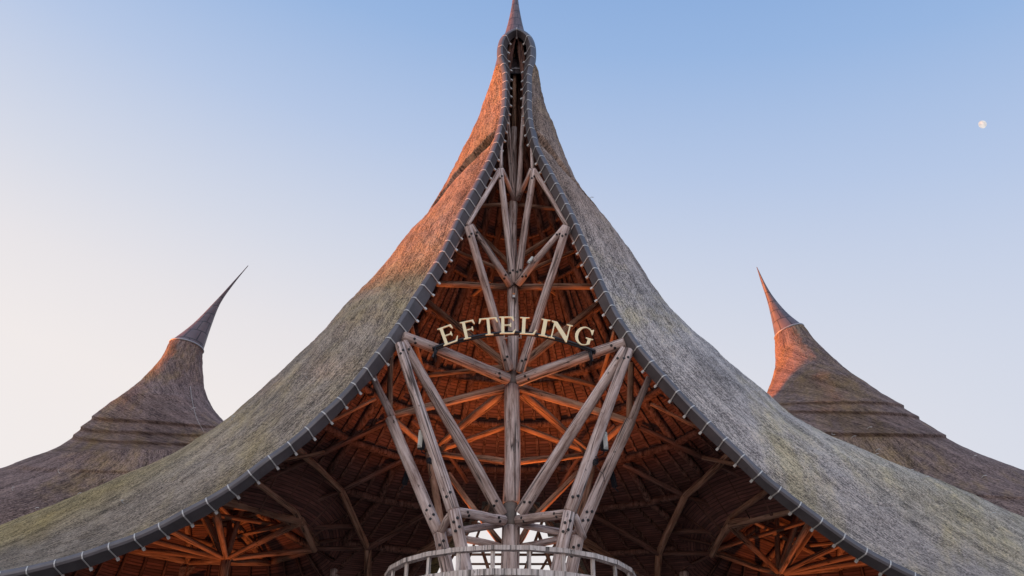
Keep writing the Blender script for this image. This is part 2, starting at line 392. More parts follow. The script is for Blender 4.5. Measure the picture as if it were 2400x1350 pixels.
def opening_z(x): return 12.9 - (abs(x) / 4.6) ** 2 * 4.0      # arch-shaped opening in the rear
def thatch_side(eE, eS, sg):
    NR = 420; n1, n2 = 44, 34
    z0, z1 = ZB, ZS; rows = []
    for i in range(NR + 1):
        z = z1 + (z0 - z1) * (i / NR)
        zz = min(z, ZTOP - 0.02); E = eE(zz)
        rows.append((z, section(E, eS(z), z, n1, n2)))
    nc = n1 + n2 + 1; vs = []; uv = []
    vlen = [0.0] * nc
    for i, (z, s) in enumerate(rows):
        ulen = 0.0
        for j, (x, y) in enumerate(s):
            p = Vector((x, y, z))
            if i: vlen[j] += (p - raw[j]).length
            if j: ulen += math.hypot(x - s[j - 1][0], y - s[j - 1][1])
            uv.append((ulen, vlen[j]))
            # outward direction in plan
            a = s[max(0, j - 1)]; b = s[min(nc - 1, j + 1)]
            t = Vector((b[0] - a[0], b[1] - a[1], 0)); nrm = Vector((t.y, -t.x, 0)) * (1 if sg > 0 else -1)
            if nrm.length > 1e-6: nrm.normalize()
            f = min(1, j / 5.0)
            u = j / n1
            # two overlapping coats: the upper coat ends in a thick swept edge
            zs = lin([(0, 24.1), (0.2, 23.7), (0.4, 23.15), (0.6, 22.5), (0.75, 21.9), (0.88, 21.1), (0.95, 20.4), (1.0, 19.6), (1.12, 17.5)], u)
            d = 0.0
            if z < zs + 0.22: d = -0.36 * math.exp(-max(0.0, zs - z) / 0.30) * (1 if z < zs else (1 - (z - zs) / 0.22) ** 2 * (1 + 2 * (z - zs) / 0.22))
            d += f * (0.09 * noise.noise(p * 0.42) + 0.05 * noise.noise(p * 1.7) + 0.022 * noise.noise(p * 6.0))
            vs.append(p + nrm * d * (f if d < 0 or u < 0.1 else 1))
        raw = [Vector((x, y, z)) for x, y in s]
    fs = []
    for i in range(NR):
        for j in range(nc - 1):
            a = i * nc + j; c = vs[a]
            if j > n1 + 6 and c.z < opening_z(c.x): continue
            if any((c.x - dx) ** 2 + (c.y - dy) ** 2 < 5.5 ** 2 for dx, dy in ((-12.2, 33.6), (12.6, 33.6))): continue
            fs.append((a, a + 1, a + nc + 1, a + nc))
    return vs, fs, uv
vs, fs, uv = thatch_side(eOL, eSL, -1); v2, f2, u2 = thatch_side(eOR, eSR, 1)
k = len(vs); vs += v2; uv += u2; fs += [tuple(q + k for q in reversed(f)) for f in f2]
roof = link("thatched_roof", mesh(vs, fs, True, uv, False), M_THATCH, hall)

# slate cap on the central peak: rings of the traced outline
def cap_mesh(L, Rr, Y, seg=28, n=3, squash=1.0):
    """L, Rr: outline pixels tip -> base, pairs at one height"""
    a = cr([(x, y, 0) for x, y in L], n); b = cr([(x, y, 0) for x, y in Rr], n); vs = []; fs = []; uv = []; v = 0; pc = None
    for p, q in zip(a, b):
        A = P(p.x, p.y, Y); B = P(q.x, q.y, Y); c = (A + B) / 2; h = (B - A) / 2; r = h.length
        if pc is not None: v += (c - pc).length
        pc = c
        for k in range(seg + 1):
            t = 2 * math.pi * k / seg
            vs.append(c + h * math.cos(t) + Vector((0, r * math.sin(t) * squash, 0))); uv.append((k / seg * 6.2 * max(0.25, round(r * 2) / 2), v))
    m = len(a); s1 = seg + 1
    for i in range(m - 1):
        for k in range(seg): fs.append((i * s1 + k, i * s1 + k + 1, (i + 1) * s1 + k + 1, (i + 1) * s1 + k))
    return mesh(vs, fs, True, uv, False), vs
me, _ = cap_mesh([(1207, -120), (1205.5, -60), (1201, 0), (1194, 40), (1185, 75), (1174, 110), (1164, 142), (1156, 175), (1149, 205)],
                 [(1208, -120), (1210, -60), (1214.5, 0), (1221, 40), (1229, 75), (1240, 110), (1250, 142), (1258, 175), (1266, 205)], 26.6, squash=0.75)
cap = link("slate_cap", me, M_SLATE, hall)

def ring_tube(pts, r, seg=6, closed=False):
    vs = []; fs = []; n = len(pts)
    for i, p in enumerate(pts):
        a = pts[(i - 1) % n if closed else max(0, i - 1)]; b = pts[(i + 1) % n if closed else min(n - 1, i + 1)]
        t = (Vector(b) - Vector(a)).normalized(); up = Vector((0, 0, 1)) if abs(t.z) < 0.95 else Vector((1, 0, 0))
        u = t.cross(up).normalized(); v = t.cross(u)
        for k in range(seg):
            q = 2 * math.pi * k / seg; vs.append(Vector(p) + u * r * math.cos(q) + v * r * math.sin(q))
    m = n if closed else n - 1
    for i in range(m):
        for k in range(seg):
            j = (i + 1) % n
            fs.append((i * seg + k, i * seg + (k + 1) % seg, j * seg + (k + 1) % seg, j * seg + k))
    if not closed: fs.append(tuple(range(seg))); fs.append(tuple((n - 1) * seg + k for k in range(seg)))
    return mesh(vs, fs)
hood_v = []; hood_f = []
hp = [p for p in reversed(cOL) if p.z >= cOL[28].z] + cOR[1:29]
for p in hp:
    for t in range(7):
        f = t / 6; k = 1 - 0.12 * f * f
        hood_v.append(Vector((cOL[0].x + (p.x - cOL[0].x) * k, p.y + 0.03 + 2.0 * f, p.z - 0.12 * f)))
for i in range(len(hp) - 1):
    for t in range(6): hood_f.append((i * 7 + t, i * 7 + t + 1, (i + 1) * 7 + t + 1, (i + 1) * 7 + t))
hood = link("hood", mesh(hood_v, hood_f), M_BLACK, hall)
sol = hood.modifiers.new("solid", 'SOLIDIFY'); sol.thickness = 0.03; sol.offset = 0
A = P(1150, 203, 26.6); B = P(1264, 203, 26.6); c = (A + B) / 2; h = (B - A) / 2
link("lead_band", ring_tube([c + h * 1.01 * math.cos(t / 16 * math.pi) + Vector((0, h.length * math.sin(t / 16 * math.pi), 0)) for t in range(32)], 0.035, 6, True), M_LEAD, hall)

# ------------------------------------------------------------------ gutter along the eave
def near(poly, p):
    best = None
    for a, b in zip(poly, poly[1:]):
        ab = b - a; t = max(0, min(1, (p - a).dot(ab) / max(1e-9, ab.length_squared))); q = a + ab * t; d = (q - p).length
        if best is None or d < best[0]: best = (d, q)
    return best[1]
def gutter_frames(cO, cI):
    fr = []
    for i, p in enumerate(cO):
        a = cO[max(0, i - 1)]; b = cO[min(len(cO) - 1, i + 1)]; T = (b - a).normalized()
        if i == 0: T = Vector((T.x, 0, 0)).normalized()
        q = near(cI, p) if i > 1 else cI[0].lerp(near(cI, p), 0.3 * i)
        wv = q - p; nn = T.cross(wv).normalized()
        if nn.dot(EYE - p) < 0: nn = -nn
        fr.append((p, wv, nn, T))
    return fr
PROF = [(0.02, -0.12), (-0.01, 0.0), (0.01, 0.08), (0.07, 0.14), (0.20, 0.175), (0.25, 0.165), (1.0, 0.0), (0.97, -0.05)]
def gutter(fr):
    vs = []; fs = []; m = len(PROF)
    for p, wv, nn, T in fr:
        for a, b in PROF: vs.append(p + wv * a + nn * b)
    for i in range(len(fr) - 1):
        for k in range(m): fs.append((i * m + k, i * m + (k + 1) % m, (i + 1) * m + (k + 1) % m, (i + 1) * m + k))
    return vs, fs
frL, frR = gutter_frames(cOL, cIL), gutter_frames(cOR, cIR)
vs, fs = gutter(frL); v2, f2 = gutter(frR); k = len(vs)
gut = link("gutter", mesh(vs + v2, fs + [tuple(q + k for q in f) for f in f2], False), M_GUTTER, hall)
for p in gut.data.polygons: p.use_smooth = False

def bracket(p, wv, nn, T):
    vs = []; fs = []; path = [(-0.03, 0.0), (-0.005, 0.085), (0.065, 0.155), (0.20, 0.19), (0.26, 0.18), (1.02, 0.012), (1.14, 0.0)]
    wd = 0.017
    for a, b in path:
        for s in (-1, 1):
            for th in (0.0, 0.014): vs.append(p + wv * a + nn * (b + th) + T * wd * s)
    for i in range(len(path) - 1):
        A = i * 4; Bq = A + 4
        for x, y in ((0, 1), (1, 3), (3, 2), (2, 0)): fs.append((A + x, A + y, Bq + y, Bq + x))
    fs += [(0, 1, 3, 2), tuple(len(vs) - 4 + k for k in (0, 1, 3, 2))]
    # clamp block at the rafter end
    c = p + wv * 1.14 + nn * 0.0; u = wv.normalized(); k0 = len(vs)
    for i in (-1, 1):
        for j in (-1, 1):
            for l in (-1, 1): vs.append(c + u * 0.045 * i + nn * 0.035 * j + T * 0.035 * l)
    for f in ((0, 1, 3, 2), (4, 5, 7, 6), (0, 1, 5, 4), (2, 3, 7, 6), (0, 2, 6, 4), (1, 3, 7, 5)): fs.append(tuple(k0 + q for q in f))
    return mesh(vs, fs, False)
def along(fr, s):
    acc = 0
    for a, b in zip(fr, fr[1:]):
        L = (b[0] - a[0]).length
        if acc + L >= s:
            t = (s - acc) / L
            return tuple(x.lerp(y, t) for x, y in zip(a, b))
        acc += L
    return None
PXB_L = [(1177, 86), (1169, 123), (1172, 152), (1177, 169), (1177, 186), (1177, 204), (1177, 220), (1177, 237), (1176, 253), (1174, 270), (1171, 285),
         (1168, 301), (1164, 318), (1159, 334), (1152, 351)]
def brackets(fr, spacing_tab, skip=0.0):
    s = skip; n = 0
    tot = sum((b[0] - a[0]).length for a, b in zip(fr, fr[1:]))
    while s < tot:
        f = along(fr, s)
        if f is None: break
        link("gutter_bracket", bracket(*f), M_STRAP, gut); n += 1
        s += lin(spacing_tab, s) * random.uniform(0.96, 1.04)
    return n, tot
sp = [(0, 0.85), (1.5, 0.62), (3, 0.50), (12, 0.52), (18, 0.62), (40, 0.86)]
print("brackets", brackets(frL, sp, 0.0), brackets(frR, sp, 0.85))

# ------------------------------------------------------------------ boarded ceiling under the thatch, with rafters, joists and purlins
DOMES = [(-12.2, 33.6, 5.7), (12.6, 33.6, 5.7)]
ZROWS = [6.2, 7.4, 8.6, 9.9, 11.2, 12.6, 14.0, 15.5, 17.0, 18.6, 20.3, 22.1, 24.0, 26.0, 28.0, 30.0]
def lining_pt(eI, eS, z, j):
    return section(eI(z), eS(z), z, 3, 5, 0.75)[j]
def lin_nodes(eI, eS):
    out = []
    for z in ZROWS:
        s = section(eI(z), eS(z), z, 3, 5, 0.75); out.append([Vector((x, y, z)) for x, y in s])
    return out
nodesL, nodesR = lin_nodes(eIL, eSL), lin_nodes(eIR, eSR)
def indome(p, grow=0.0):
    for cx, cy, r in DOMES:
        if (p.x - cx) ** 2 + (p.y - cy) ** 2 < (r + grow) ** 2: return True
    return False
vs = []; fs = []; uv = []
for nodes, sg in ((nodesL, -1), (nodesR, 1)):
    vacc = [0.0] * len(nodes[0])
    for i in range(len(nodes) - 1):
        for j in range(len(nodes[0]) - 1):
            a, b, c, d = nodes[i][j], nodes[i][j + 1], nodes[i + 1][j + 1], nodes[i + 1][j]
            nu, nv = 7, 4; k0 = len(vs)
            for p in range(nv + 1):
                for q in range(nu + 1):
                    s, t = q / nu, p / nv
                    pt = (a * (1 - s) + b * s) * (1 - t) + (d * (1 - s) + c * s) * t
                    vs.append(pt); uv.append((s * (a - b).length + j * 3, vacc[j] + t * (d - a).length))
            for p in range(nv):
                for q in range(nu):
                    x = k0 + p * (nu + 1) + q; ctr = (vs[x] + vs[x + nu + 2]) / 2
                    if indome(ctr) or (j >= 3 and ctr.z < opening_z(ctr.x) + 0.15 and ctr.y > 31): continue
                    fs.append((x, x + 1, x + nu + 2, x + nu + 1))
        for j in range(len(nodes[0])): vacc[j] += (nodes[i + 1][j] - nodes[i][j]).length
ceil = link("boarded_ceiling", mesh(vs, fs, False, uv, False), M_BOARD, hall)

def beam_path(name, pts, r, m, parent, seg=8):
    vs = []; fs = []; n = len(pts)
    for i, p in enumerate(pts):
        t = (pts[min(n - 1, i + 1)] - pts[max(0, i - 1)]).normalized()
        u = t.cross(Vector((0.1, 0.2, 1))).normalized(); v = t.cross(u)
        for k in range(seg):
            a = 2 * math.pi * (k + 0.5) / seg; rr = r * (1 + 0.12 * noise.noise(p * 1.1 + Vector((k, 0, 0))))
            vs.append(p + u * rr * math.cos(a) + v * rr * math.sin(a))
    for i in range(n - 1):
        for k in range(seg): fs.append((i * seg + k, i * seg + (k + 1) % seg, (i + 1) * seg + (k + 1) % seg, (i + 1) * seg + k))
    fs.append(tuple(range(seg))); fs.append(tuple((n - 1) * seg + k for k in range(seg)))
    return link(name, mesh(vs, fs, seg > 6), m, parent)
CEN = Vector((0, 27.5, 0))
def inward(p, d):
    v = Vector((CEN.x - p.x, CEN.y - p.y, -3.0)).normalized(); return p + v * d
def runs(pts, ok):
    out = []; cur = []
    for p in pts:
        if ok(p): cur.append(p)
        else:
            if len(cur) > 1: out.append(cur)
            cur = []
    if len(cur) > 1: out.append(cur)
    return out
def densify(pts, n):
    out = []
    for a, b in zip(pts, pts[1:]): out += [a.lerp(b, i / n) for i in range(n)]
    return out + [pts[-1]]
def okp(p): return not indome(p, -0.1) and not (p.y > 31 and p.z < opening_z(p.x) - 0.1)
for nodes, sg in ((nodesL, -1), (nodesR, 1)):
    nj = len(nodes[0])
    for j in range(1, nj if sg < 0 else nj - 1):
        for rr in runs(densify([inward(row[j], 0.16) for row in nodes], 4), okp):
            beam_path("rafter", rr, 0.15, M_DLOG, hall)
    for i in range(len(nodes)):
        if i == 0 : continue
        for rr in runs(densify([inward(p, 0.2) for p in nodes[i]], 4)[2:], okp):
            beam_path("purlin", rr, 0.14 if i < 9 else 0.07, M_DLOG, hall)
    for j in range(nj - 1):                 # squared joists between the rafters
        for s in (0.25, 0.5, 0.75) if j > 2 else (0.33, 0.66):
            pts = [inward(row[j].lerp(row[j + 1], s), 0.05) for row in nodes[:11]]
            for rr in runs(densify(pts, 4), okp):
                beam_path("joist", rr, 0.08, M_DLOG, hall, 4)

from mathutils.bvhtree import BVHTree
def uncut():
    v = []; f = []
    for nodes in (nodesL, nodesR):
        nj = len(nodes[0]); k0 = len(v)
        for row in nodes: v += row
        for i in range(len(nodes) - 1):
            for j in range(nj - 1): f.append((k0 + i * nj + j, k0 + i * nj + j + 1, k0 + (i + 1) * nj + j + 1, k0 + (i + 1) * nj + j))
    return BVHTree.FromPolygons(v, f)
LBVH = uncut()
def frieze(cx, cy, r, zb, ro):
    vs = []; fs = []; uv = []; n = 64
    for i in range(n + 1):
        a = 2 * math.pi * (i % n) / n; p = Vector((cx + ro * math.cos(a), cy + ro * math.sin(a), 1.0)); pr = Vector((cx + r * math.cos(a), cy + r * math.sin(a), zb))
        hit = LBVH.ray_cast(p, Vector((0, 0, 1)))[0]; zt_ = hit.z + 0.1 if hit else 5.6
        hi = Vector((p.x, p.y, zt_)); vs += [pr, hi]; uv += [(i * r * 2 * math.pi / n, 0.0), (i * r * 2 * math.pi / n, (hi - pr).length)]
        if i % 2 == 0 and i < n:
            q = (Vector((cx, cy, zb - 3)) - pr).normalized() * 0.1
            log("bay_joist", pr + q, hi + q, 0.075, 0.075, M_DLOG, hall, 0.03, 4)
    for i in range(n): fs.append((2 * i, 2 * i + 2, 2 * i + 3, 2 * i + 1))
    link("bay_frieze", mesh(vs, fs, False, uv, False), M_BOARD, hall)
def onceil(px, py, off):
    d = (P(px, py, 30) - EYE).normalized(); h = LBVH.ray_cast(EYE + d * 27, d)[0]
    if h is None: h = P(px, py, 33)
    return h - d * off
def chain(name, pts, wpx, off, m):
    for sg in (0, 1):
        q = [(x, y) if not sg else (2406 - x, y + 12) for x, y in pts]
        for (a, b), (c, d) in zip(q, q[1:]):
            A = onceil(a, b, off); B = onceil(c, d, off); r = wpx / 2 * depth(A) / FPX
            log(name, A, B, r, r * 0.95, m, hall)
chain("valley_log", [(690, 1046), (800, 1150), (862, 1285), (866, 1400)], 17, 0.45, M_INLOG)
chain("valley_log", [(602, 1132), (692, 1200), (738, 1290)], 15, 1.2, M_INLOG)
chain("cross_log", [(692, 1190), (800, 1150), (945, 1078)], 12, 0.4, M_DLOG)
chain("cross_log", [(725, 1236), (842, 1232)], 12, 0.4, M_DLOG)
chain("cross_log", [(862, 1285), (1025, 1190)], 14, 0.5, M_DLOG)
chain("cross_log", [(600, 1135), (760, 1060), (905, 990)], 14, 0.4, M_DLOG)
chain("cross_log", [(735, 1285), (862, 1285)], 11, 0.4, M_DLOG)
chain("brace", [(640, 1085), (760, 1060)], 10, 0.8, M_INLOG)
chain("brace", [(770, 990), (880, 935)], 9, 0.8, M_INLOG)
chain("brace", [(1095, 1130), (1035, 1040), (965, 985)], 10, 1.5, M_DLOG)
# side bays: octagonal boarded domes with a log ring and spokes fanning from a post head
def dome(cx, cy, r, zb, apex, hub, sg):
    vs = []; fs = []; uv = []; seg = 8; lev = 7
    def pt(k, t):
        a = 2 * math.pi * (k + 0.5) / seg; rr = r * (1 - t) ** 1.35 + 0.25 * t
        c = Vector((cx, cy, 0)).lerp(Vector((apex[0], apex[1], 0)), t ** 1.3)
        return Vector((c.x + rr * math.cos(a), c.y + rr * math.sin(a), zb + (apex[2] - zb) * t ** 1.15))
    for k in range(seg):
        for l in range(lev + 1):
            for s in (0, 1):
                vs.append(pt(k + s, l / lev)); uv.append((s * 3.3 * (1 - l / lev) + 40 * k, l * 1.1))
        b = k * (lev + 1) * 2
        for l in range(lev): fs.append((b + l * 2, b + l * 2 + 1, b + l * 2 + 3, b + l * 2 + 2))
    link("bay_ceiling", mesh(vs, fs, False, uv, False), M_BOARD, hall)
    for k in range(seg):
        beam_path("bay_rafter", [pt(k, t / 6) * 1.0 + Vector(((cx - pt(k, t / 6).x) * .05, (cy - pt(k, t / 6).y) * .05, -0.1)) for t in range(7)], 0.13, M_INLOG, hall)
        a, b = pt(k, 0), pt(k + 1, 0)
        log("bay_ring_log", a, b, 0.16, 0.15, M_INLOG, hall)
        a, b = pt(k, 0.33), pt(k + 1, 0.33)
        log("bay_purlin", a, b, 0.10, 0.10, M_INLOG, hall)
        a, b = pt(k, 0.6), pt(k + 1, 0.6)
        log("bay_purlin", a, b, 0.08, 0.08, M_INLOG, hall)
        log("bay_spoke", hub, pt(k, 0.0) + Vector((0, 0, -0.05)), 0.10, 0.13, M_INLOG, hall)
        # upright boards closing the ring up to the big ceiling
    frieze(cx, cy, r * 0.965, zb, 5.9)
    log("bay_king_post", hub, Vector((apex[0], apex[1], apex[2] - 0.6)), 0.17, 0.10, M_INLOG, hall)
    for k in range(5):                   # second tier of thin struts under the dome
        a, b = pt(2 * k % 8, 0.33), pt((2 * k + 3) % 8, 0.12); log("bay_strut", a, b, 0.08, 0.07, M_INLOG, hall)
        a, b = pt((2 * k + 1) % 8, 0.0), pt((2 * k + 4) % 8, 0.0) + Vector((0, 0, 0.6)); log("bay_strut", a, b, 0.09, 0.08, M_INLOG, hall)
    for l in (1, 2, 4):
        for k in range(8): log("bay_purlin", pt(k, l / 7 + 0.05), pt(k + 1, l / 7 + 0.05), 0.06, 0.06, M_DLOG, hall)
    for dx, dy in ((-1.6, 0.4), (1.5, 0.9), (0.2, 2.2), (-0.3, -1.8)):
        log("bay_brace", hub + Vector((0, 0, 0.05)), Vector((cx + dx, cy + dy, zb + 3.0)), 0.11, 0.09, M_INLOG, hall)
    log("bay_post", Vector((hub.x, hub.y, 0.0)), hub + Vector((0, 0, 0.1)), 0.26, 0.2, M_INLOG, hall)
dome(-12.2, 33.6, 4.7, 11.2, (-14.6, 34.6, 15.6), P(531, 1310, 34.5), -1)
dome(12.6, 33.6, 4.7, 11.2, (15.0, 34.6, 15.6), P(1826, 1345, 34.5), 1)

# ------------------------------------------------------------------ front log frame
YC = 26.0
zc = lambda py: P(1202, py, YC).z
cx0 = P(1202, 675, YC).x
def colseg(name, py0, py1, w0, w1, m, y_extra=0.0):
    z0, z1 = (0.0 if py0 is None else zc(py0)), zc(py1)
    d0 = depth((0, YC, z0)); d1 = depth((0, YC, z1))
    return log(name, (cx0, YC + y_extra, z0), (cx0, YC + y_extra, z1), w0 / 2 * d0 / FPX if py0 else w0 / 2 * 25.5 / FPX, w1 / 2 * d1 / FPX, m, hall, 0.03, 20)
colseg("central_post", None, 1236, 46, 42, M_LOG)
colseg("post_collar", 1236, 1176, 33, 31, M_COLLAR)
colseg("central_post", 1178, 906, 40, 35, M_LOG)
colseg("post_collar", 908, 868, 27, 26, M_COLLAR)
colseg("central_post", 872, 676, 27, 25, M_LOG)
colseg("post_collar", 680, 660, 24, 21, M_COLLAR)
colseg("central_post", 664, 474, 22, 19, M_LOG)
colseg("post_collar", 476, 464, 17, 9, M_COLLAR)
colseg("central_post", 466, 300, 15, 14, M_LOG)
colseg("central_post", 300, 120, 10, 8, M_INLOG)

F = [ # name, x0,y0,Y0, x1,y1,Y1, w, w1, bolts?
 ("arm", 946, 788, 23.5, 1190, 888, 25.6, 24, 28, 1), ("arm", 1464, 803, 23.5, 1216, 892, 25.6, 24, 28, 1),
 ("leg", 936, 806, 23.4, 1062, 1194, 23.7, 22, 32, 1), ("leg", 1474, 820, 23.4, 1336, 1198, 23.7, 22, 32, 1),
 ("brace", 944, 802, 23.5, 1176, 1206, 25.6, 23, 30, 1), ("brace", 1466, 818, 23.5, 1219, 1202, 25.6, 23, 30, 1),
 ("leg", 915, 982, 25.2, 1028, 1248, 24.6, 26, 30, 2), ("leg", 1477, 988, 25.2, 1356, 1256, 24.6, 26, 30, 2),
 ("strut", 874, 880, 24.6, 918, 975, 25.3, 15, 19, 0), ("strut", 1522, 884, 24.6, 1480, 985, 25.3, 15, 19, 0),
 ("tie", 1072, 1200, 23.8, 1180, 1219, 25.6, 22, 24, 1), ("tie", 1328, 1204, 23.8, 1215, 1219, 25.6, 22, 24, 1),
 ("tie", 1056, 1206, 23.8, 1031, 1250, 24.6, 18, 18, 0), ("tie", 1344, 1206, 23.8, 1366, 1260, 24.6, 18, 18, 0),
 ("tie", 1050, 1248, 24.8, 1176, 1228, 25.9, 18, 16, 0), ("tie", 1345, 1252, 24.8, 1219, 1228, 25.9, 18, 16, 0),
 ("tie", 1080, 1262, 26.4, 1176, 1282, 26.1, 17, 16, 0), ("tie", 1325, 1262, 26.4, 1219, 1282, 26.1, 17, 16, 0),
 ("brace", 1097, 532, 24.1, 1194, 868, 25.7, 18, 22, 1), ("brace", 1328, 532, 24.1, 1219, 872, 25.7, 18, 22, 1),
 ("brace", 1104, 528, 24.1, 1196, 668, 25.8, 13, 19, 1), ("brace", 1324, 530, 24.1, 1214, 666, 25.8, 13, 19, 1),
 ("brace", 1172, 398, 24.6, 1202, 664, 25.8, 14, 19, 1), ("brace", 1252, 398, 24.6, 1212, 662, 25.8, 14, 19, 1),
 ("brace", 1176, 396, 24.6, 1205, 468, 25.9, 9, 13, 0), ("brace", 1245, 396, 24.6, 1214, 468, 25.9, 9, 13, 0),
 ("brace", 1187, 225, 24.8, 1202, 462, 25.8, 8, 13, 0), ("brace", 1229, 225, 24.8, 1215, 462, 25.8, 8, 13, 0),
 ("brace", 1176, 330, 24.7, 1174, 400, 24.7, 7, 9, 0), ("brace", 1246, 330, 24.7, 1249, 400, 24.7, 7, 9, 0),
 ("edge_log", 1172, 398, 24.62, 1096, 528, 24.25, 12, 10, 0), ("edge_log", 1251, 398, 24.62, 1328, 530, 24.25, 12, 10, 0),
 ("edge_log", 1090, 535, 24.4, 945, 790, 23.75, 10, 14, 0), ("edge_log", 1332, 535, 24.4, 1466, 805, 23.75, 10, 14, 0),
]
I_ = [
 ("brace", 1000, 708, 28.0, 1182, 852, 26.3, 17, 20), ("brace", 1402, 712, 28.0, 1224, 855, 26.3, 17, 20),
 ("brace", 1120, 548, 27.8, 1196, 620, 26.3, 10, 13), ("brace", 1318, 540, 27.8, 1226, 598, 26.3, 11, 13),
 ("brace", 1060, 585, 28.0, 1190, 640, 26.3, 9, 11), ("brace", 1355, 585, 28.0, 1224, 642, 26.3, 9, 11),
 ("tie_beam", 1024, 665, 26.3, 1196, 673, 26.2, 15, 16), ("tie_beam", 1392, 672, 26.3, 1214, 673, 26.2, 15, 16),
 ("tie_beam", 1112, 484, 26.3, 1198, 479, 26.2, 9, 10), ("tie_beam", 1310, 490, 26.3, 1214, 480, 26.2, 9, 10),
 ("arm", 922, 972, 25.4, 1182, 910, 26.1, 17, 21), ("arm", 1474, 988, 25.4, 1218, 908, 26.1, 17, 21),
 ("arm", 1032, 1040, 29.5, 1180, 920, 26.3, 15, 23), ("arm", 1372, 1052, 29.5, 1220, 920, 26.3, 15, 23),
 ("tie_beam", 1036, 1064, 29.5, 1182, 1082, 26.4, 12, 16), ("tie_beam", 1370, 1066, 29.5, 1216, 1082, 26.4, 12, 16),
 ("tie_beam", 1034, 1052, 29.5, 1182, 1000, 30.5, 13, 14), ("tie_beam", 1372, 1056, 29.5, 1220, 1000, 30.5, 13, 14),
 ("brace", 1052, 1112, 28.5, 1120, 1206, 27.4, 13, 15), ("brace", 1354, 1108, 28.5, 1258, 1208, 27.4, 13, 15),
 ("brace", 1120, 1206, 27.4, 1180, 1280, 26.4, 13, 15), ("brace", 1258, 1206, 27.4, 1214, 1275, 26.4, 13, 15),
 ("post", 916, 832, 25.6, 914, 966, 25.6, 13, 14), ("post", 1479, 852, 25.6, 1475, 984, 25.6, 15, 16),
 ("leg", 1002, 1050, 28.3, 1034, 1232, 25.6, 15, 18), ("leg", 1391, 1085, 28.3, 1354, 1236, 25.6, 15, 18),
 ("brace", 926, 985, 25.5, 1002, 1052, 28.0, 14, 13), ("brace", 1468, 990, 25.5, 1400, 1050, 28.0, 14, 13),
 ("brace", 1000, 880, 29, 1180, 860, 26.3, 11, 14), ("brace", 1400, 905, 29, 1222, 862, 26.3, 11, 14),
 ("brace", 965, 765, 25.0, 1000, 910, 29.0, 9, 10), ("brace", 1440, 775, 25.0, 1402, 915, 29.0, 9, 10),
 ("brace", 1042, 745, 31, 1150, 660, 28.5, 10, 9), ("brace", 1378, 745, 31, 1262, 660, 28.5, 10, 9),
]
for nme, x0, y0, Y0, x1, y1, Y1, w0, w1, bo in F:
    o = plog(nme, x0, y0, Y0, x1, y1, Y1, w0, M_LOG, hall, w1)
    L = (P(x1, y1, Y1) - P(x0, y0, Y0)).length; ra = w0 / 2 * depth(P(x0, y0, Y0)) / FPX; rb = w1 / 2 * depth(P(x1, y1, Y1)) / FPX
    if bo == 1: bolts(o, (0.35, ), ra * 1.04); bolts(o, (L - 0.40,), rb * 1.04)
    if bo == 2: bolts(o, (L - 0.45, L - 0.75), rb * 1.04)
for nme, x0, y0, Y0, x1, y1, Y1, w0, w1 in I_: plog(nme, x0, y0, Y0, x1, y1, Y1, w0, M_INLOG, hall, w1)
# lower legs carrying on down through the balcony to the ground
for (x, y, Y, xg) in ((1063, 1196, 23.7, -1.35), (1335, 1200, 23.7, 1.25), (1030, 1250, 24.6, -1.8), (1355, 1258, 24.6, 1.6)):
    a = P(x, y, Y); b = Vector((xg * 0.62, Y + 0.9, 0.0))
    d = (P(x + (20 if x < 1200 else -20), y + 95, Y + 0.15) - a).normalized(); b = a + d * (a.z / -d.z)
    r = 15 * depth(a) / FPX
    o = log("leg", a, b, r, r * 1.15, M_LOG, hall); bolts(o, (0.3, 0.55), r * 1.05)

# ------------------------------------------------------------------ balcony with railing
balc = None
BR = 3.6; BZ = P(1200, 1288, YC - BR).z; NB = 24
def arc_rail(rin, rout, z0, z1, n=NB):
    vs = []; fs = []
    for k in range(n):
        a = 2 * math.pi * (k + 0.5) / n
        for r in (rin, rout):
            for z in (z0, z1): vs.append((cx0 + r * math.cos(a), YC + r * math.sin(a), z))
    for k in range(n):
        A = k * 4; Bq = ((k + 1) % n) * 4
        for x, y in ((0, 1), (1, 3), (3, 2), (2, 0)): fs.append((A + x, A + y, Bq + y, Bq + x))
    return mesh(vs, fs, False)
balc = link("balcony_deck", arc_rail(1.0, BR + 0.25, BZ - 1.45, BZ - 1.25), M_RAIL, hall)
link("handrail", arc_rail(BR - 0.10, BR + 0.10, BZ - 0.02, BZ + 0.10), M_RAIL, balc)
link("mid_rail", arc_rail(BR - 0.03, BR + 0.11, BZ - 0.66, BZ - 0.50), M_RAIL, balc)
link("mid_rail", arc_rail(BR - 0.03, BR + 0.11, BZ - 1.10, BZ - 1.00), M_RAIL, balc)
def box(sx, sy, sz, bev=0.0):
    bm = bmesh.new(); bmesh.ops.create_cube(bm, size=1)
    for v in bm.verts: v.co = Vector((v.co.x * sx, v.co.y * sy, v.co.z * sz))
    if bev: bmesh.ops.bevel(bm, geom=bm.edges[:], offset=bev, segments=2, affect='EDGES')
    me = bpy.data.meshes.new("box"); bm.to_mesh(me); bm.free(); return me
bal1 = box(0.11, 0.07, 0.50, 0.008); bal1.materials.append(M_RAIL)
bal2 = box(0.08, 0.05, 0.42, 0.008); bal2.materials.append(M_RAIL)
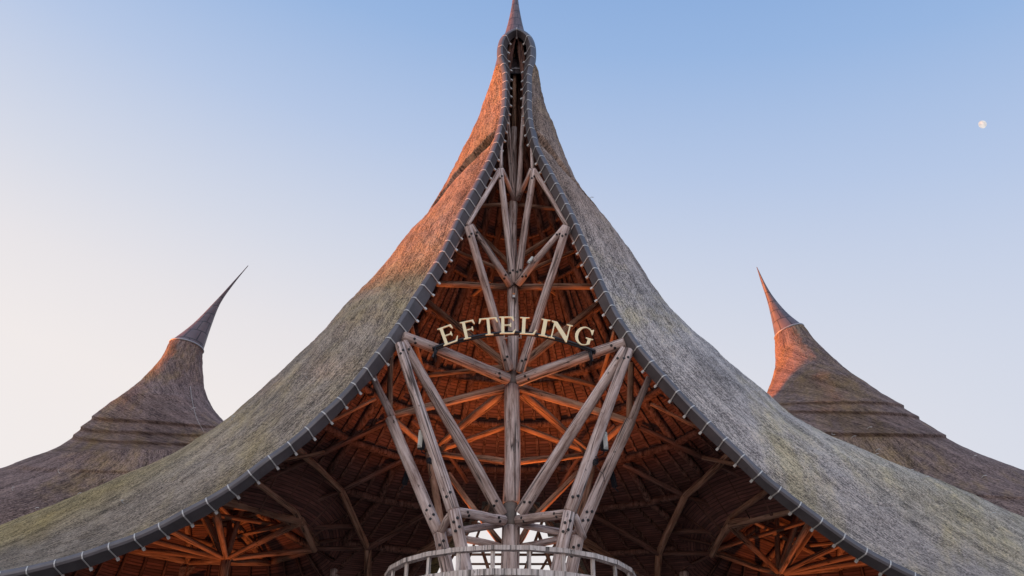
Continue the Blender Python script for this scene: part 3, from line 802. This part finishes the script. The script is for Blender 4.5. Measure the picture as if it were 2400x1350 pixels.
for k in range(NB):
    a = 2 * math.pi * (k + 0.5) / NB - math.pi / 2 + math.pi / NB * 0
    for me, dz, n2 in ((bal1, -0.26, 1), (bal2, -0.83, 2)):
        for q in range(n2):
            aa = a + q * math.pi / NB; rr = BR * math.cos(((aa + math.pi / 2) % (2 * math.pi / NB)) - math.pi / NB) if 0 else BR
            t = (aa * NB / (2 * math.pi)) % 1.0
            rr = BR * math.cos(math.pi / NB) / math.cos((t - 0.0) * 2 * math.pi / NB - math.pi / NB) if False else BR * 0.996
            o = bpy.data.objects.new("baluster", me); col.objects.link(o); o.parent = balc
            o.location = (cx0 + rr * math.cos(aa), YC + rr * math.sin(aa), BZ + dz); o.rotation_euler.z = aa + math.pi / 2
# beams under the deck
for k in range(8):
    a = 2 * math.pi * k / 8 + 0.2
    log("deck_beam", (cx0 + 0.2 * math.cos(a), YC + 0.2 * math.sin(a), BZ - 1.6), (cx0 + 4.1 * math.cos(a), YC + 4.1 * math.sin(a), BZ - 1.6), 0.13, 0.12, M_LOG, hall)

# rear opening: lattice of logs
for (x0, y0, Y0, x1, y1, Y1, wpx) in ((1060, 1300, 35, 1340, 1300, 35, 6), (1075, 1322, 35, 1330, 1322, 35, 5), (1120, 1262, 35, 1150, 1350, 34, 8), (1262, 1250, 35, 1300, 1350, 34, 9),
        (1275, 1210, 35, 1225, 1350, 34, 7), (1142, 1185, 35, 1060, 1300, 35, 8), (1250, 1180, 35, 1340, 1300, 35, 8), (1105, 1225, 35, 1170, 1235, 35, 6),
        (1030, 1350, 35, 1110, 1225, 35, 7), (1370, 1350, 35, 1290, 1225, 35, 7), (1160, 1150, 35, 1090, 1330, 33, 6), (1310, 1260, 35, 1260, 1350, 34, 6)):
    plog("rear_log", x0, y0, Y0, x1, y1, Y1, wpx, M_INLOG, hall)
for k in range(14):                      # lath fans on either side of the rear arch
    for s in (-1, 1):
        a = P(1200 + s * 95 + s * 4 * k, 1195 + k * 6, 34.5); b = P(1200 + s * (140 + 13 * k), 1235 + k * 9, 36)
        log("lath", a, b, 0.035, 0.035, M_INLOG, hall, 0.02, 6)
# outer posts that carry the roof to the ground
for x, y, z in ((-16.5, 24.8, 7.0), (16.5, 24.8, 6.4), (-7.2, 36.2, 10.5), (7.2, 36.2, 10.5), (-17.0, 32, 9.5), (17.0, 32, 9.5)):
    log("outer_post", (x * 0.97, y, 0), (x, y, z), 0.28, 0.22, M_LOG, hall)

# ------------------------------------------------------------------ side towers
def tower(name, label, Lp, Rp, Y, slate_n, steps, sg, dark_lines):
    root = empty(name, label, "tower roof")
    a = cr([(x, y, 0) for x, y in Lp], 10); b = cr([(x, y, 0) for x, y in Rp], 10); ns = slate_n * 10
    TLm = None
    me, _ = cap_mesh(Lp[:slate_n + 1], Rp[:slate_n + 1], Y, 28, 4)
    link("slate_cap", me, M_SLATE, root)
    seg = 120; vs = []; fs = []; uv = []; v = 0; pc = None; s1 = seg + 1
    rows = list(zip(a, b))[ns:]
    zlist = [((P(p.x, p.y, Y) + P(q.x, q.y, Y)) / 2) for p, q in rows]
    rows2 = []
    for i in range(len(rows) - 1):
        for t in (0, 0.25, 0.5, 0.75): rows2.append((rows[i][0].lerp(rows[i + 1][0], t), rows[i][1].lerp(rows[i + 1][1], t)))
    rows2.append(rows[-1])
    for p, q in rows2:
        A = P(p.x, p.y, Y); B = P(q.x, q.y, Y); c = (A + B) / 2; h = (B - A) / 2; r = h.length
        if pc is not None: v += (c - pc).length * 1.3
        pc = c
        for k in range(s1):
            t = 2 * math.pi * k / seg; dr = 1.0
            ry = r if r < 2 else 2 + (r - 2) * 0.15
            pt = c + h * math.cos(t) + Vector((0, -ry * math.sin(t), 0))
            out = Vector((math.cos(t), -math.sin(t), 0)); d = 0
            for zs, dip, th, tw in steps:
                zz = zs - dip * max(0, math.sin(t)) - tw * math.cos(t)
                kk = (pt.z - zz) / 0.10
                if kk > 0: d += th * min(1, kk) * max(0, 1 - (pt.z - zz) / 2.2)
            d += min(1, r) * (0.10 * noise.noise(pt * 0.5) + 0.03 * noise.noise(pt * 2.2) + 0.015 * noise.noise(pt * 6))
            vs.append(pt + out * d); uv.append((k / seg * 2 * math.pi * max(1.0, min(6, r)), v))
    for i in range(len(rows2) - 1):
        for k in range(seg): fs.append((i * s1 + k, i * s1 + k + 1, (i + 1) * s1 + k + 1, (i + 1) * s1 + k))
    def inside(f):
        p = (vs[f[0]] + vs[f[2]]) / 2; S_ = (eSL if p.x < 0 else eSR)(p.z)
        if p.y < S_.y: return abs(p.x) < abs(S_.x)
        q = (p.y - S_.y) / (yback(p.z) - S_.y)
        return q < 1 and abs(p.x) < abs(S_.x) * math.sqrt(1 - q * q) - 0.5
    def inbay(f):
        p = vs[f[0]]; return p.z < 11.8 and (abs(p.x) < 12.5 and p.y > 28.5) or p.z < 11.6 and any((p.x - dx) ** 2 + (p.y - dy) ** 2 < 4.6 ** 2 for dx, dy in ((-12.2, 33.6), (12.6, 33.6)))
    fs = [f for f in fs if not inside(f) and not inbay(f)]
    th = link("thatch", mesh(vs, fs, True, uv, False), M_THATCH_B, root)
    A = P(a[ns].x, a[ns].y, Y); B = P(b[ns].x, b[ns].y, Y); c = (A + B) / 2; h = (B - A) / 2
    link("lead_band", ring_tube([c + h * 1.02 * math.cos(t / 16 * math.pi) + Vector((0, h.length * 1.02 * math.sin(t / 16 * math.pi), 0)) for t in range(32)], 0.045, 6, True), M_LEAD, root)
    return root, (a, b, ns)
TLL = [(581, 622), (541, 668), (500, 713), (452, 765), (401, 808), (378, 852), (345, 897), (308, 940), (268, 980), (225, 1015), (170, 1056), (110, 1086), (0, 1122), (-150, 1162), (-380, 1212), (-750, 1280), (-1000, 1380)]
TLR = [(582, 623), (548, 664), (516, 710), (494, 762), (474, 818), (472, 850), (474, 893), (479, 932), (494, 968), (522, 1003), (572, 1040), (640, 1078), (740, 1115), (860, 1160), (980, 1215), (1040, 1290), (1080, 1380)]
TRL = [(1773, 626), (1786, 666), (1799, 706), (1809, 746), (1818, 788), (1818, 830), (1816, 870), (1811, 905), (1800, 945), (1778, 975), (1735, 1008), (1680, 1045), (1600, 1085), (1490, 1130), (1380, 1185), (1340, 1270), (1300, 1370)]
TRR = [(1774.5, 626), (1797, 674), (1820, 708), (1849, 742), (1881, 770), (1915, 815), (1953, 860), (1992, 900), (2040, 938), (2098, 975), (2160, 1013), (2220, 1050), (2295, 1086), (2430, 1137), (2600, 1197), (2950, 1270), (3200, 1370)]
zt = lambda y, Y=34.0: P(1200, y, Y).z
tower("thatched_tower", "thatched tower roof with slate horn bending right, at the left of the hall", TLL, TLR, 34.0, 4,
      [(zt(1002), 0.95, 0.15, 0.25), (zt(1018), 1.15, 0.13, 0.2), (zt(1030), 1.35, 0.12, 0.2), (zt(1080), 1.8, 0.09, 0.2)], -1, None)
tower("thatched_tower", "thatched tower roof with reddish sunlit horn bending left, at the right of the hall", TRL, TRR, 34.0, 4,
      [(zt(957), 0.75, 0.13, 0.0), (zt(975), 0.85, 0.13, 0.1), (zt(1008), 1.2, 0.17, 0.1), (zt(1085), 2.4, 0.09, 0.7)], 1, None)

# ------------------------------------------------------------------ trees far out on the left, between the low sun and the hall
def tree_meshes():
    rnd = random.Random(5); vs = []; fs = []
    lumps = [(Vector((rnd.uniform(-3.2, 3.2), rnd.uniform(-3.2, 3.2), rnd.uniform(3, 22.0))), rnd.uniform(1.7, 3.1)) for _ in range(70)]
    for c, r in lumps:
        for _ in range(150):
            d = Vector((rnd.gauss(0, 1), rnd.gauss(0, 1), rnd.gauss(0, 0.8))).normalized() * r * rnd.uniform(0.5, 1.0)
            u = Vector((rnd.gauss(0, 1), rnd.gauss(0, 1), rnd.gauss(0, 1))).normalized(); v = u.orthogonal().normalized(); q = rnd.uniform(0.16, 0.34); k = len(vs); p = c + d
            vs.extend([p - u * q, p + v * q * 0.6, p + u * q, p - v * q * 0.6]); fs.append((k, k + 1, k + 2, k + 3))
    return mesh(vs, fs, False, None, False), log_mesh(17, 0.42, 0.12, 12, 0.1, 2)
M_LEAF = plain("foliage", (0.055, 0.075, 0.03), 0.8, 0.0, 0.4, 0.5)
crown_me, trunk_me = tree_meshes(); crown_me.materials.append(M_LEAF); trunk_me.materials.append(M_INLOG)
rnd = random.Random(11)
for i in range(15):
    root = empty("broadleaf_tree", "tall broadleaf tree in the row left of the hall, beyond the picture", "tree", "trees in the row left of the hall")
    root.location = (-78 + rnd.uniform(-3, 3), 12 + i * 4.2, 0); root.rotation_euler.z = rnd.uniform(0, 6); sc = rnd.uniform(1.085, 1.16); root.scale = (sc, sc, sc)
    for nme, me in (("crown", crown_me), ("trunk", trunk_me)):
        o = bpy.data.objects.new(nme, me); col.objects.link(o); o.parent = root

# ------------------------------------------------------------------ snow hooks and lightning wires on the thatch
def hooks(obj_, spots, up=0.10):
    bv = BVHTree.FromPolygons([v.co for v in obj_.data.vertices], [tuple(p.vertices) for p in obj_.data.polygons])
    hm = ring_tube([Vector((0, 0, -0.05)), Vector((0, 0, 0.10)), Vector((0.03, 0, 0.15)), Vector((0.12, 0, 0.16))], 0.013, 5); hm.materials.append(M_STRAP)
    for x, y in spots:
        d = (P(x, y, 30) - EYE).normalized(); h, n_, _, _ = bv.ray_cast(EYE + d * 12, d)
        if h is None: continue
        if n_.dot(d) > 0: n_ = -n_
        o = bpy.data.objects.new("roof_hook", hm); col.objects.link(o); o.parent = obj_; o.location = h
        o.rotation_euler = (n_.to_track_quat('Z', 'Y')).to_euler(); o.rotation_euler.z += random.uniform(-.5, .5)
def wire(obj_, pts, beads=True):
    bv = BVHTree.FromPolygons([v.co for v in obj_.data.vertices], [tuple(p.vertices) for p in obj_.data.polygons]); q = []
    for c in cr([(x, y, 0) for x, y in pts], 4):
        d = (P(c.x, c.y, 30) - EYE).normalized(); h = bv.ray_cast(EYE + d * 12, d)[0]
        if h is not None: q.append(h - d * 0.06)
    if len(q) > 2: link("lightning_wire", ring_tube(q, 0.007, 5), M_STRAP, obj_)
TW = [o for o in col.objects if o.name.startswith("thatch") and o.type == 'MESH' and o.parent and o.parent.name.startswith("thatched_tower")]
TW.sort(key=lambda o: o.data.vertices[0].co.x)
hooks(TW[0], [(182, 1160), (84, 1195), (30, 1150), (322, 1112), (384, 1082), (140, 1110), (448, 960)])
hooks(TW[1], [(2032, 1005), (1995, 1027), (2052, 1058), (2131, 1107), (2050, 1070), (2215, 1155), (2300, 1120), (1950, 1015), (2170, 1125), (2280, 1075)])
hooks(roof, [(1690, 783), (1555, 785), (1777, 922), (720, 887), (1985, 1080), (2165, 1125), (2320, 1210), (290, 1180), (1381, 470), (545, 985)])
wire(TW[0], [(446, 905), (449, 930), (455, 960), (463, 985), (478, 1012)])

# ------------------------------------------------------------------ sign
sign = empty("arched_sign", "cream gold EFTELING letters standing on a curved black tube before the log frame", "sign")
YSG = 23.75
E_ = [(0, 0), (.74, 0), (.86, .27), (.81, .27), (.66, .065), (.25, .065), (.25, .47), (.52, .47), (.57, .38), (.61, .38), (.61, .62), (.57, .62), (.52, .53), (.25, .53), (.25, .935), (.60, .935), (.71, .76), (.76, .76), (.71, 1), (-.02, 1), (-.02, .965), (.09, .93), (.09, .07), (0, .035)]
F_ = [(0, 0), (.40, 0), (.40, .035), (.25, .065)] + E_[6:]
T_ = [(.25, 0), (.66, 0), (.66, .035), (.52, .065), (.52, .935), (.80, .935), (.90, .72), (.95, .72), (.90, 1), (.0, 1), (-.05, .72), (0, .72), (.10, .935), (.37, .935), (.37, .065), (.25, .035)]
L_ = [(0, 0), (.68, 0), (.79, .28), (.74, .28), (.60, .065), (.25, .065), (.25, .93), (.42, .965), (.42, 1), (-.02, 1), (-.02, .965), (.09, .93), (.09, .07), (0, .035)]
Ii = [(0, 0), (.40, 0), (.40, .035), (.27, .065), (.27, .935), (.40, .965), (.40, 1), (0, 1), (0, .965), (.10, .935), (.10, .065), (0, .035)]
N_ = [(0, 0), (.30, 0), (.30, .035), (.17, .065), (.17, .78), (.84, -.04), (.90, -.04), (.90, .93), (1.0, .965), (1.0, 1), (.70, 1), (.70, .965), (.835, .93), (.835, .30), (.25, 1), (-.02, 1), (-.02, .965), (.11, .90), (.11, .065), (0, .035)]
G_ = [(.50 + .50 * math.cos(R(a)), .5 + .53 * math.sin(R(a))) for a in range(52, 309, 12)] + [(.90, .13), (.90, .38), (1.02, .42), (1.02, .455), (.60, .455), (.60, .42), (.73, .38), (.73, .11)] \
   + [(.535 + .365 * math.cos(R(a)), .5 + .48 * math.sin(R(a))) for a in range(300, 47, -12)] + [(.88, .68), (.93, .68), (.93, .98), (.90, .98)]
# letter, baseline-left pixel, cap height px, width px per unit, rotation
LET = [(E_, 1040, 810.5, 42.5, 46, 20), (F_, 1087, 795.5, 41, 44, 12.5), (T_, 1127, 786.5, 40, 45, 5.5), (E_, 1171, 781.8, 40, 45, 0.5),
       (L_, 1218, 782.2, 39.5, 50, -3), (Ii, 1262, 785.5, 40, 54, -10.5), (N_, 1285, 790, 40, 50, -13.5), (G_, 1343, 801, 41, 43, -16)]
def letter_mesh(poly, bx, by, hh, ww, rot):
    c, s = math.cos(R(rot)), math.sin(R(rot)); f = []; bk = []
    for x, y in poly:
        X, Yp = x * ww, y * hh; px = bx + X * c - Yp * s; py = by - (X * s + Yp * c)
        q = P(px, py, YSG); f.append(q); bk.append(q + Vector((0, 0.05, 0)))
    n = len(f); return mesh(f + bk, [tuple(range(n)), tuple(range(2 * n - 1, n - 1, -1))] + [(i, (i + 1) % n, n + (i + 1) % n, n + i) for i in range(n)], False)
for L in LET: link("letter", letter_mesh(*L), M_GOLD, sign)
arc = [(1014, 816.5), (1040, 807), (1070, 798.5), (1100, 791), (1135, 784.5), (1170, 780.5), (1205, 779.2), (1240, 781), (1275, 786), (1310, 794), (1345, 804.5), (1375, 815), (1395, 823.5)]
link("curved_tube", ring_tube([P(q.x, q.y, YSG + 0.09) for q in cr([(x, y, 0) for x, y in arc], 3)], 0.05, 8), M_BLACK, sign)
link("curved_tube", ring_tube([P(q.x, q.y + 5, YSG + 0.13) for q in cr([(x, y, 0) for x, y in arc], 3)], 0.035, 8), M_BLACK, sign)
for x, y in ((1021, 818), (1384, 826)):
    a = P(x, y - 2, YSG + 0.1); o = link("clamp", box(0.09, 0.10, 0.42, 0.01), M_BLACK, sign); o.location = a + Vector((0, 0.08, -0.1)); o.rotation_euler.y = 0.35 if x < 1200 else -0.2
    o = link("clamp", ring_tube([P(x + dx, y + 12, YSG + 0.3) + Vector((0, 0.26 * math.sin(t), 0.24 * math.cos(t))) for dx, t in ((0, k * math.pi / 6) for k in range(12))], 0.03, 6, True), M_BLACK, sign)
for x in (1182, 1221):
    a = P(x, 783, YSG + 0.1); b = P(x + (6 if x < 1200 else -6), 792, 25.8)
    link("stay", ring_tube([a, a + Vector((0, 0, -0.15)), b], 0.025, 6), M_STRAP, sign)

# ------------------------------------------------------------------ floodlights and small fittings
def flood(label, px, py, Y, w, h, d, rz, rx, lens=True, group=None, rot_y=0.0):
    root = empty("floodlight", label, "floodlight", group)
    root.location = P(px, py, Y); root.rotation_euler = (rx, rot_y, rz)
    link("housing", box(w, d, h, 0.02), M_BLACK, root)
    if lens:
        bm = bmesh.new(); k = 0.42
        q = [(-w * k, -d / 2, -h * k), (w * k, -d / 2, -h * k), (w * k, -d / 2, h * k), (-w * k, -d / 2, h * k),
             (-w * .2, -d / 2 - .05, -h * .3), (w * .2, -d / 2 - .05, -h * .3), (w * .2, -d / 2 - .05, h * .3), (-w * .2, -d / 2 - .05, h * .3)]
        link("lens", mesh(q, [(4, 5, 6, 7), (0, 1, 5, 4), (1, 2, 6, 5), (2, 3, 7, 6), (3, 0, 4, 7)], False), M_LENS, root)
    link("mounting_arm", ring_tube([(0, 0, -h * 0.45), (0, 0.05, -h * 0.62), (0.0, 0.22, -h * 0.66)], 0.02, 6), M_BLACK, root)
    return root
flood("tall floodlight with pale lens on the inner left leg", 989, 1029, 23.9, 0.22, 0.62, 0.14, R(-38), 0.15, rot_y=0.18)
flood("tall floodlight with pale lens on the inner right leg", 1415, 1033, 23.9, 0.22, 0.62, 0.14, R(38), 0.15, rot_y=-0.18)
flood("slim dark floodlight seen edge on beside the outer left leg", 952, 1118, 25.2, 0.16, 0.50, 0.12, R(30), 0.1, False, rot_y=0.15)
flood("slim dark floodlight seen edge on beside the outer right leg", 1437, 1124, 25.2, 0.16, 0.50, 0.12, R(-30), 0.1, False, rot_y=-0.15)
def jbox(label, px, py, Y, s):
    root = empty("spotlight", label, "spotlight"); root.location = P(px, py, Y); root.rotation_euler = (0.3, 0.1 * s, 0.5 * s)
    link("housing", box(0.20, 0.20, 0.17, 0.03), M_BLACK, root)
    o = link("yoke", ring_tube([(-.12, 0, .02), (-.12, 0, .14), (.12, 0, .14), (.12, 0, .02)], 0.014, 6), M_BLACK, root)
    link("cable", ring_tube([(0, 0, -.08), (0.05, 0.02, -.25), (0.16, 0.05, -.38), (0.12, 0.1, -.6)], 0.010, 5), M_BLACK, root)
jbox("small black spotlight with hanging cable on the inner left leg", 1009, 1080, 23.6, 1)
jbox("small black spotlight with hanging cable on the inner right leg", 1393, 1083, 23.6, -1)
root = empty("small_lamp", "little pale lamp perched above the upper right brace", "lamp"); root.location = P(1240, 614, 25.0); root.rotation_euler = (0.2, 0.5, 0.4)
link("housing", log_mesh(0.24, 0.07, 0.05, 10, 0.0, 3), M_LENS, root); link("cap", box(0.11, 0.11, 0.05, 0.01), M_STRAP, root).location = (0, 0, -0.04)
root = empty("junction_box", "tiny orange and grey box fixed to the central post below the tie beams", "fitting"); root.location = P(1204, 693, 25.75)
link("housing", box(0.09, 0.07, 0.16, 0.01), M_STRAP, root); link("cover", box(0.085, 0.03, 0.06, 0.005), plain("orange_plastic", (0.6, 0.2, 0.06)), root).location = (0, -0.04, 0.05)

# warm uplights standing on the balcony deck and on the floor of the bays
def uplight(label, loc, target, power, size, blend=0.8, colr=(1.0, 0.30, 0.07)):
    root = empty("uplight", label, "floodlight", "warm uplights inside the hall"); root.location = loc
    d = Vector(target) - Vector(loc); q = d.to_track_quat('-Z', 'Y')
    can = link("housing", log_mesh(0.25, 0.10, 0.13, 14, 0.0, 9), M_BLACK, root); can.matrix_local = d.to_track_quat('Z', 'Y').to_matrix().to_4x4() @ Matrix.Translation((0, 0, -0.3))
    link("stand", box(0.25, 0.18, 0.03, 0.005), M_BLACK, root).location = (0, 0, -0.34)
    ld = bpy.data.lights.new("uplight_lamp", 'SPOT'); ld.energy = power; ld.color = colr; ld.spot_size = size; ld.spot_blend = blend; ld.shadow_soft_size = 0.15
    lo = bpy.data.objects.new("uplight_lamp", ld); col.objects.link(lo); lo.parent = root; lo.rotation_euler = q.to_euler()
ZD = BZ - 1.25 + 0.36
uplight("warm uplight on the balcony deck behind the central post, left one", (cx0 - 1.3, 27.6, ZD), (-1.6, 28.6, 17), 1050, R(84))
uplight("warm uplight on the balcony deck behind the central post, right one", (cx0 + 1.3, 27.6, ZD), (1.6, 28.6, 17), 1050, R(84))
uplight("warm uplight on the floor of the left bay", (-12.5, 32.5, 0.36), (-13.0, 34.5, 14), 1300, R(52))
uplight("warm uplight on the floor of the right bay", (12.5, 32.5, 0.36), (13.2, 34.5, 14), 1300, R(52))

# ------------------------------------------------------------------ moon
vs = []; fs = []; c = P(2302, 292, 900); s = 8.4 * depth(c) / FPX; n1, n2 = 20, 28
ax = Vector((math.cos(R(38)), 0, math.sin(R(38)))); 
for i in range(n1 + 1):
    th = math.pi * i / n1
    for k in range(n2):
        ph = 2 * math.pi * k / n2; v = Vector((math.sin(th) * math.cos(ph), math.sin(th) * math.sin(ph), math.cos(th)))
        if v.x > 0: v.x *= 1.0
        else: v.x *= 0.45
        vs.append(v * s * 1.12)
for i in range(n1):
    for k in range(n2): fs.append((i * n2 + k, i * n2 + (k + 1) % n2, (i + 1) * n2 + (k + 1) % n2, (i + 1) * n2 + k))
m, t, b = mat("moonlight"); tcn = N(t, 'ShaderNodeTexCoord'); nn_ = nz(t, tcn.outputs['Object'], 0.15, 3)
t.links.new(ramp(t, nn_, [(0.4, (0.62, 0.60, 0.60)), (0.6, (0.82, 0.79, 0.76))]), b.inputs['Emission Color'])
b.inputs['Emission Strength'].default_value = 0.5; b.inputs['Base Color'].default_value = (0.02, 0.02, 0.02, 1)
mo = link("moon", mesh(vs, fs), m); mo.location = c; mo.rotation_euler = (0, R(-35), 0)
tag(mo, "pale gibbous moon alone in the blue sky at upper right", "moon")
